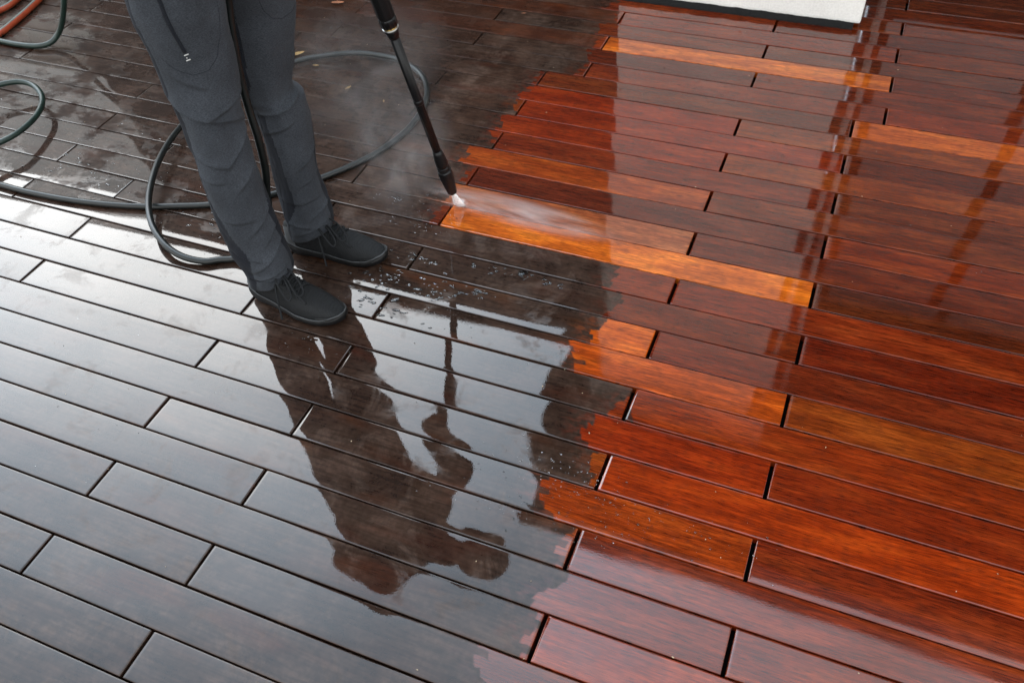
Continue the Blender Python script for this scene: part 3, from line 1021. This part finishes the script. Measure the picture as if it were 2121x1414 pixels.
    lace([(k.x, k.y, k.z), (k.x + .022, k.y + .006, k.z + .012), (k.x + .062, k.y - .002, k.z + .001), (k.x + .092, k.y - .018, k.z - .024), (k.x + .082, k.y - .034, k.z - .030), (k.x + .046, k.y - .018, k.z - .002), (k.x + .006, k.y, k.z)])
    lace([(k.x, k.y, k.z), (k.x + .012, k.y - .030, k.z - .012), (k.x + .030, k.y - .056, k.z - .060), (k.x + .036, k.y - .064, k.z - .086), (k.x + .040, k.y - .070, k.z - .100)])
    lace([(k.x, k.y, k.z), (k.x + .034, k.y - .014, k.z - .002), (k.x + .080, k.y - .030, k.z - .030), (k.x + .108, k.y - .036, k.z - .046)])
    return sh


s1 = shoe((-1.062, -.506), R(-6), 1, False)
s2 = shoe((-1.070, -.316), R(5), -1, True)

# ------------------------------------------------------------------ pressure lance
lance = empty('pressure_lance', (LT.x, LT.y, .03))
tag(lance, 'black pressure washer lance with ribbed grip sleeve and tapered nozzle, spraying the deck', 'lance')


def lpart(name, prof, mat, parent=lance, ribs=0, amp=0.0, seg=28):
    bm = bmesh.new(); lathe(bm, LT, LAX, prof, seg, ribs, amp)
    return mobj(name, bm, mat, parent)


noz = lpart('nozzle', [(0, .0105), (.001, .0140), (.004, .0147), (.030, .0172), (.062, .0203), (.088, .0214), (.094, .0202), (.095, .0165)], M_BLACKPL, ribs=6, amp=.0010, seg=48)
lpart('nozzle_ring', [(.0935, .0165), (.0955, .0182), (.1000, .0182), (.1020, .0168), (.1035, .0182), (.1080, .0182), (.1100, .0165)], M_BLACKPL, noz)
lpart('nozzle_head', [(.1095, .0170), (.118, .0178), (.140, .0172), (.158, .0145), (.170, .0125)], M_BLACKPL)
lpart('tube', [(.1695, .0118), (.345, .0120), (.556, .0122)], M_BLACKPL, ribs=8, amp=.0007, seg=48)
lpart('tube_ring', [(.340, .0126), (.3415, .0134), (.351, .0134), (.353, .0126)], M_BLACKPL)
lpart('neck', [(.545, .0125), (.555, .0150), (.566, .0180), (.572, .0192)], M_BLACKPL)
lpart('steel_ring', [(.5722, .0192), (.5732, .0200), (.5752, .0200), (.576, .0185)], M_STEEL)
lpart('brass_ring', [(.5762, .0180), (.5802, .0180)], M_BRASS)
lpart('collar', [(.580, .0185), (.581, .0212), (.600, .0218), (.604, .0205)], M_BLACKPL, ribs=14, amp=.0012, seg=56)
lpart('grip_sleeve', [(.604, .0200), (.608, .0215), (.700, .0212), (.88, .0208), (.96, .0205), (.97, .0180)], M_GRIP, ribs=9, amp=.0012, seg=54)
gun = lpart('gun_body', [(.969, .016), (.975, .022), (1.02, .026), (1.10, .027), (1.14, .022), (1.15, .012)], M_BLACKPL)
bm = bmesh.new(); tube(bm, [GP, GP + gax * .05, GP + gax * .13], [.018, .0175, .016], 14); mobj('trigger_grip', bm, M_GRIP, gun)
bm = bmesh.new()
tube(bm, catmull([GP + LAX * -.05 + gax * .01, GP + LAX * -.06 + gax * .06, GP + LAX * -.035 + gax * .12, GP + gax * .135], 6), .005, 8)
mobj('trigger_guard', bm, M_BLACKPL, gun)

# ------------------------------------------------------------------ hoses
main = [(-2.247, -.364, .01), (-2.119, -.369, .01), (-1.997, -.371, .01), (-1.831, -.36, .01), (-1.698, -.339, .01), (-1.59, -.313, .01), (-1.491, -.278, .01), (-1.402, -.242, .01), (-1.322, -.193, .01),
        (-1.24, -.132, .01), (-1.15, -.025, .01), (-1.075, .086, .01), (-1.029, .195, .01), (-1.007, .323, .01), (-1.02, .459, .012), (-1.06, .555, .015), (-1.125, .631, .018), (-1.229, .684, .02), (-1.33, .694, .02),
        (-1.424, .681, .02), (-1.518, .631, .02), (-1.6, .567, .018), (-1.677, .453, .015), (-1.729, .317, .017), (-1.747, .173, .022), (-1.727, .04, .030), (-1.677, -.103, .040), (-1.617, -.225, .043),
        (-1.55, -.328, .042), (-1.477, -.405, .038), (-1.398, -.456, .03), (-1.329, -.475, .02), (-1.262, -.468, .013), (-1.222, -.446, .012), (-1.165, -.425, .02), (-1.075, -.415, .09), (-1.020, -.418, .19),
        (-.999, -.42, .277), (-.980, -.42, .354), (-.972, -.42, .439), (-.972, -.42, .517), (-.969, -.42, .592), (-.960, -.42, .663), (-.949, -.42, .731), (-.935, -.42, .80), (-.90, -.44, .95), (-.885, -.42, 1.08)]
main = [(-4.6, -.05, .01), (-3.6, -.28, .01), (-2.8, -.345, .01)] + main + [tuple(GP + gax * .15)]
hose = empty('pressure_hose', (-1.6, -.3, 0))
tag(hose, 'black pressure hose looping over the wet boards and up between the trouser legs', 'hose')
bm = bmesh.new(); tube(bm, catmull(main, 7), .0096, 12)
mobj('hose_tube', bm, M_HOSE, hose)

gl = [(-3.3, -.12, .012), (-2.9, -.14, .03), (-2.68, -.12, .055), (-2.53, -.056, .06), (-2.52, .023, .06), (-2.484, .068, .06), (-2.446, .096, .055), (-2.391, .094, .05), (-2.323, .058, .05), (-2.272, .008, .05), (-2.235, -.06, .05), (-2.212, -.137, .055),
      (-2.208, -.203, .06), (-2.233, -.263, .06), (-2.264, -.315, .06), (-2.42, -.43, .05), (-2.8, -.52, .02), (-3.4, -.55, .012)]
bm = bmesh.new(); tube(bm, catmull(gl, 8), .0098, 12)
o = mobj('garden_hose', bm, M_GHOSE)
tag(o, 'dark green hose curled in an open bend at the left edge of the deck', 'hose', 'hoses lying on the far left')
g2 = [(-3.9, .30, .012), (-3.4, .355, .012), (-3.001, .374, .014), (-2.851, .372, .012), (-2.749, .371, .012), (-2.662, .384, .013), (-2.620, .414, .020), (-2.590, .440, .05), (-2.555, .445, .092), (-2.515, .447, .151), (-2.464, .46, .25), (-2.42, .52, .36), (-2.44, .72, .46), (-2.62, 1.1, .45), (-2.9, 1.5, .2), (-3.1, 1.7, .02)]
bm = bmesh.new(); tube(bm, catmull(g2, 8), .0105, 12)
o = mobj('garden_hose', bm, M_GHOSE)
tag(o, 'dark green hose bent upward in a U at the top left corner', 'hose', 'hoses lying on the far left')
for pts, lab in (([(-3.3, -.02, .012), (-3.0, .16, .012), (-2.91, .355, .013), (-2.898, .42, .013), (-2.918, .532, .013), (-2.939, .623, .013), (-2.971, .728, .013), (-3.054, .922, .013), (-3.25, 1.3, .013)], 'orange and grey striped hose running into the top left corner, nearest the green hose'),
                 ([(-3.35, .25, .013), (-3.15, .42, .013), (-3.064, .534, .013), (-3.057, .58, .013), (-3.05, .628, .013), (-3.064, .692, .013), (-3.095, .788, .013), (-3.25, 1.05, .013)], 'orange striped hose at the very corner of the picture, outermost of the two')):
    bm = bmesh.new(); tube(bm, catmull(pts, 8), .0128, 14, True, lambda k: 1 if k in (1, 2, 3, 4, 8, 9, 10) else 0)
    o = mobj('striped_hose', bm, [M_GREYHOSE, M_OHOSE])
    tag(o, lab, 'hose', 'hoses lying on the far left')

# ------------------------------------------------------------------ leaves and grit
M_LEAF = plain('yellow_leaf', (.30, .19, .07), .6, .3, .4, 90)
M_LEAFR = plain('reddish_leaf', (.30, .12, .06), .6, .3, .4, 90)
for i, (x, y, s, a, m, lab) in enumerate(((-1.704, 1.052, .028, 20, M_LEAFR, 'curled yellow and red leaf lying at the top edge of the deck'), (-1.640, .640, .030, 50, M_LEAF, 'small yellow leaf beside the far bend of the hose, next to the trousers'),
                                          (-1.528, .586, .014, 10, M_LEAF, 'tiny pale leaf scrap inside the hose loop, next to the trousers'), (-1.334, .484, .015, 70, M_LEAF, 'tiny yellow leaf scrap in the middle of the hose loop'),
                                          (-1.171, .443, .010, 120, M_LEAF, 'thin straw of grass inside the hose loop, next to the lance'), (-.94, 1.175, .010, 20, M_LEAFR, 'tiny pink leaf scrap on the far boards right of the lance'))):
    bm = bmesh.new()
    nn = 8
    L_, Rr, Md = [], [], []
    for k in range(nn + 1):
        t = k / nn
        w_ = s * .32 * math.sin(math.pi * min(1, t * .96 + .04)) ** .8
        zc = .003 + s * .22 * (t - .5) ** 2
        Md.append(bm.verts.new((s * (t - .5) * 1.9, 0, zc))); L_.append(bm.verts.new((s * (t - .5) * 1.9, w_, zc + s * .16 * (w_ / s) * 2))); Rr.append(bm.verts.new((s * (t - .5) * 1.9, -w_, zc + s * .10 * (w_ / s) * 2)))
    for k in range(nn):
        bm.faces.new((Md[k], Md[k + 1], L_[k + 1], L_[k])); bm.faces.new((Rr[k], Rr[k + 1], Md[k + 1], Md[k]))
    o = mobj('leaf', bm, m)
    o.location = (x, y, .001); o.rotation_euler.z = R(a)
    tag(o, lab, 'leaf', 'leaf scraps on the deck')

bm = bmesh.new()
for i in range(150):
    x, y = rnd.uniform(-2.4, 1.4), rnd.uniform(-1.6, 1.3)
    s = rnd.choice((.0007, .0009, .0013)) * rnd.uniform(.6, 1.2)
    ellipsoid(bm, (x, y, .0012), (s * rnd.uniform(1, 2.2), s, s * .8), Matrix.Rotation(rnd.uniform(0, 6), 3, 'Z'), 1)
tag(mobj('grit', bm, plain('pale_grit', (.42, .33, .22), .8, .3, .5, 300)), 'pale crumbs and grit strewn over the boards', 'grit', None, 'stuff')

# water droplets standing on the boards
t = NT('water_drop')
t.bsdf(Base_Color=(1, 1, 1, 1), Roughness=.02, IOR=1.33, Transmission_Weight=1.0)
M_DROP = t.m
bm = bmesh.new()
clusters = [(-.08, -.80, .10, .03, 260), (-.02, -.90, .16, .02, 220), (.14, -.84, .14, .03, 160), (-.74, -.08, .06, .04, 160), (-.62, -.42, .22, .05, 200), (-.14, -.90, .05, .03, 120), (-1.7, -.15, .35, .10, 200), (-.85, -.62, .05, .05, 60), (.3, .3, .5, .3, 60), (-1.3, -.9, .5, .3, 120)]
for cx, cy, sx_, sy_, n in ((-.72, -.345, .05, .018, 26), (-.59, -.352, .045, .016, 26), (-.41, -.222, .07, .010, 34), (-.775, -.405, .03, .03, 40), (-.50, -.318, .06, .012, 20), (-.70, -.248, .05, .015, 22), (-.86, -.02, .05, .02, 40), (-1.36, -.30, .07, .02, 40), (-1.95, -.20, .12, .05, 26), (-.68, -.46, .08, .02, 16)):
    for i in range(n):
        x, y = rnd.gauss(cx, sx_), rnd.gauss(cy, sy_)
        fr = (-y / PITCH) % 1
        if fr < .09 or fr > .91: continue
        s = .0024 * math.exp(rnd.gauss(0, .5))
        ellipsoid(bm, (x, y, .0002), (s * rnd.uniform(1, 2.6), s * rnd.uniform(.7, 1.2), min(.0011, s * .32)), Matrix.Rotation(rnd.uniform(-.5, .9), 3, 'Z'), 2)
for cx, cy, sx_, sy_, n in clusters:
    for i in range(n):
        x, y = rnd.gauss(cx, sx_), rnd.gauss(cy, sy_)
        fr = (-y / PITCH) % 1
        if fr < .06 or fr > .94: continue
        s = .0008 * math.exp(rnd.gauss(0, .45))
        if rnd.random() < .45: continue
        ellipsoid(bm, (x, y, .0004), (s * rnd.uniform(1, 1.4), s * rnd.uniform(1, 1.3), s * .55), Matrix.Rotation(rnd.uniform(0, 6), 3, 'Z'), 2)
tag(mobj('water_drops', bm, M_DROP), 'scattered water drops standing on the boards', 'water drops', None, 'stuff')


# ------------------------------------------------------------------ spray and mist
def volume(name, density_fn, colr=(.98, .985, 1, 1)):
    t = NT(name)
    pv = t.n('ShaderNodeVolumePrincipled')
    pv.inputs['Color'].default_value = colr
    pv.inputs['Anisotropy'].default_value = .2
    tcn = t.n('ShaderNodeTexCoord')
    d = density_fn(t, tcn.outputs['Object'])
    t.put(pv.inputs['Density'], d)
    t.L(pv.outputs[0], t.out.inputs['Volume'])
    return t.m


def ell_falloff(t, g, p=1.0):
    ln = t.n('ShaderNodeVectorMath', operation='LENGTH'); t.L(g, ln.inputs[0])
    return t.smooth(ln.outputs['Value'], 1.0, .15)


IMP = Vector((-.684, .004, .002))
bm = bmesh.new()      # the jet leaving the nozzle, fanning out along the board
side = Vector((1, .1, 0)).normalized()
rings = []
for t_ in (0, .25, .5, .75, 1.0):
    c = LT.lerp(IMP, t_)
    ring = []
    for k in range(20):
        a = 2 * math.pi * k / 20
        ring.append(bm.verts.new(c + side * math.cos(a) * (.0060 + .0125 * t_) + Vector((-.1, 1, 0)) * math.sin(a) * (.0050 + .0035 * t_)))
    rings.append(ring)
for a, b in zip(rings[:-1], rings[1:]):
    for k in range(20): bm.faces.new((a[k], a[(k + 1) % 20], b[(k + 1) % 20], b[k]))
bm.faces.new(rings[0][::-1]); bm.faces.new(rings[-1])
tf = NT('foam_water')
fb = tf.bsdf(Base_Color=(.93, .94, .95, 1), Roughness=.6)
fb.inputs['Subsurface Weight'].default_value = .6
fb.inputs['Subsurface Radius'].default_value = (.02, .02, .02)
tf.put(fb.inputs['Alpha'], tf.smooth(tf.noise(tf.n('ShaderNodeTexCoord').outputs['Object'], 190, 3), .30, .52, .55, 1.0))
o = mobj('water_jet', bm, tf.m)
tag(o, 'white water jet fanning out below the lance nozzle', 'water jet', None, 'stuff')


def mist(name, loc, scale, rotz, dens, nscale, lab, floor=True):
    bm = bmesh.new()
    bmesh.ops.create_icosphere(bm, subdivisions=4, radius=1.0)
    zmin = (.0045 - loc[2]) / scale[2]
    for v in bm.verts:
        if v.co.z < zmin: v.co.z = zmin

    def fn(t, g):
        f = ell_falloff(t, g)
        nz_ = t.smooth(t.noise(g, nscale, 4, .6, .6), .38, .68, .05, 1.0)
        return t.math('MULTIPLY', t.math('MULTIPLY', f, nz_), dens)
    o = mobj(name, bm, volume(name + '_volume', fn))
    o.location = loc; o.scale = scale; o.rotation_euler.z = rotz
    tag(o, lab, 'mist', None, 'stuff')
    return o


mist('splash_mist', (IMP.x + .17, IMP.y + .014, .003), (.38, .070, .026), R(-4), 60.0, 1.5, 'low fan of white spray shooting right along the board from the jet')
mist('splash_mist', (IMP.x, IMP.y + .002, .006), (.030, .020, .016), 0, 380.0, 1.0, 'dense white splash where the jet hits the board')
mist('spray_mist', (-.93, .13, .05), (.34, .20, .17), R(118), 1.7, 1.6, 'thin drifting spray between the nozzle and the hose loop')
mist('spray_mist', (-1.22, .46, .10), (.46, .36, .28), R(110), 0.55, 1.8, 'pale drifting mist hanging inside the hose loop behind the lance')
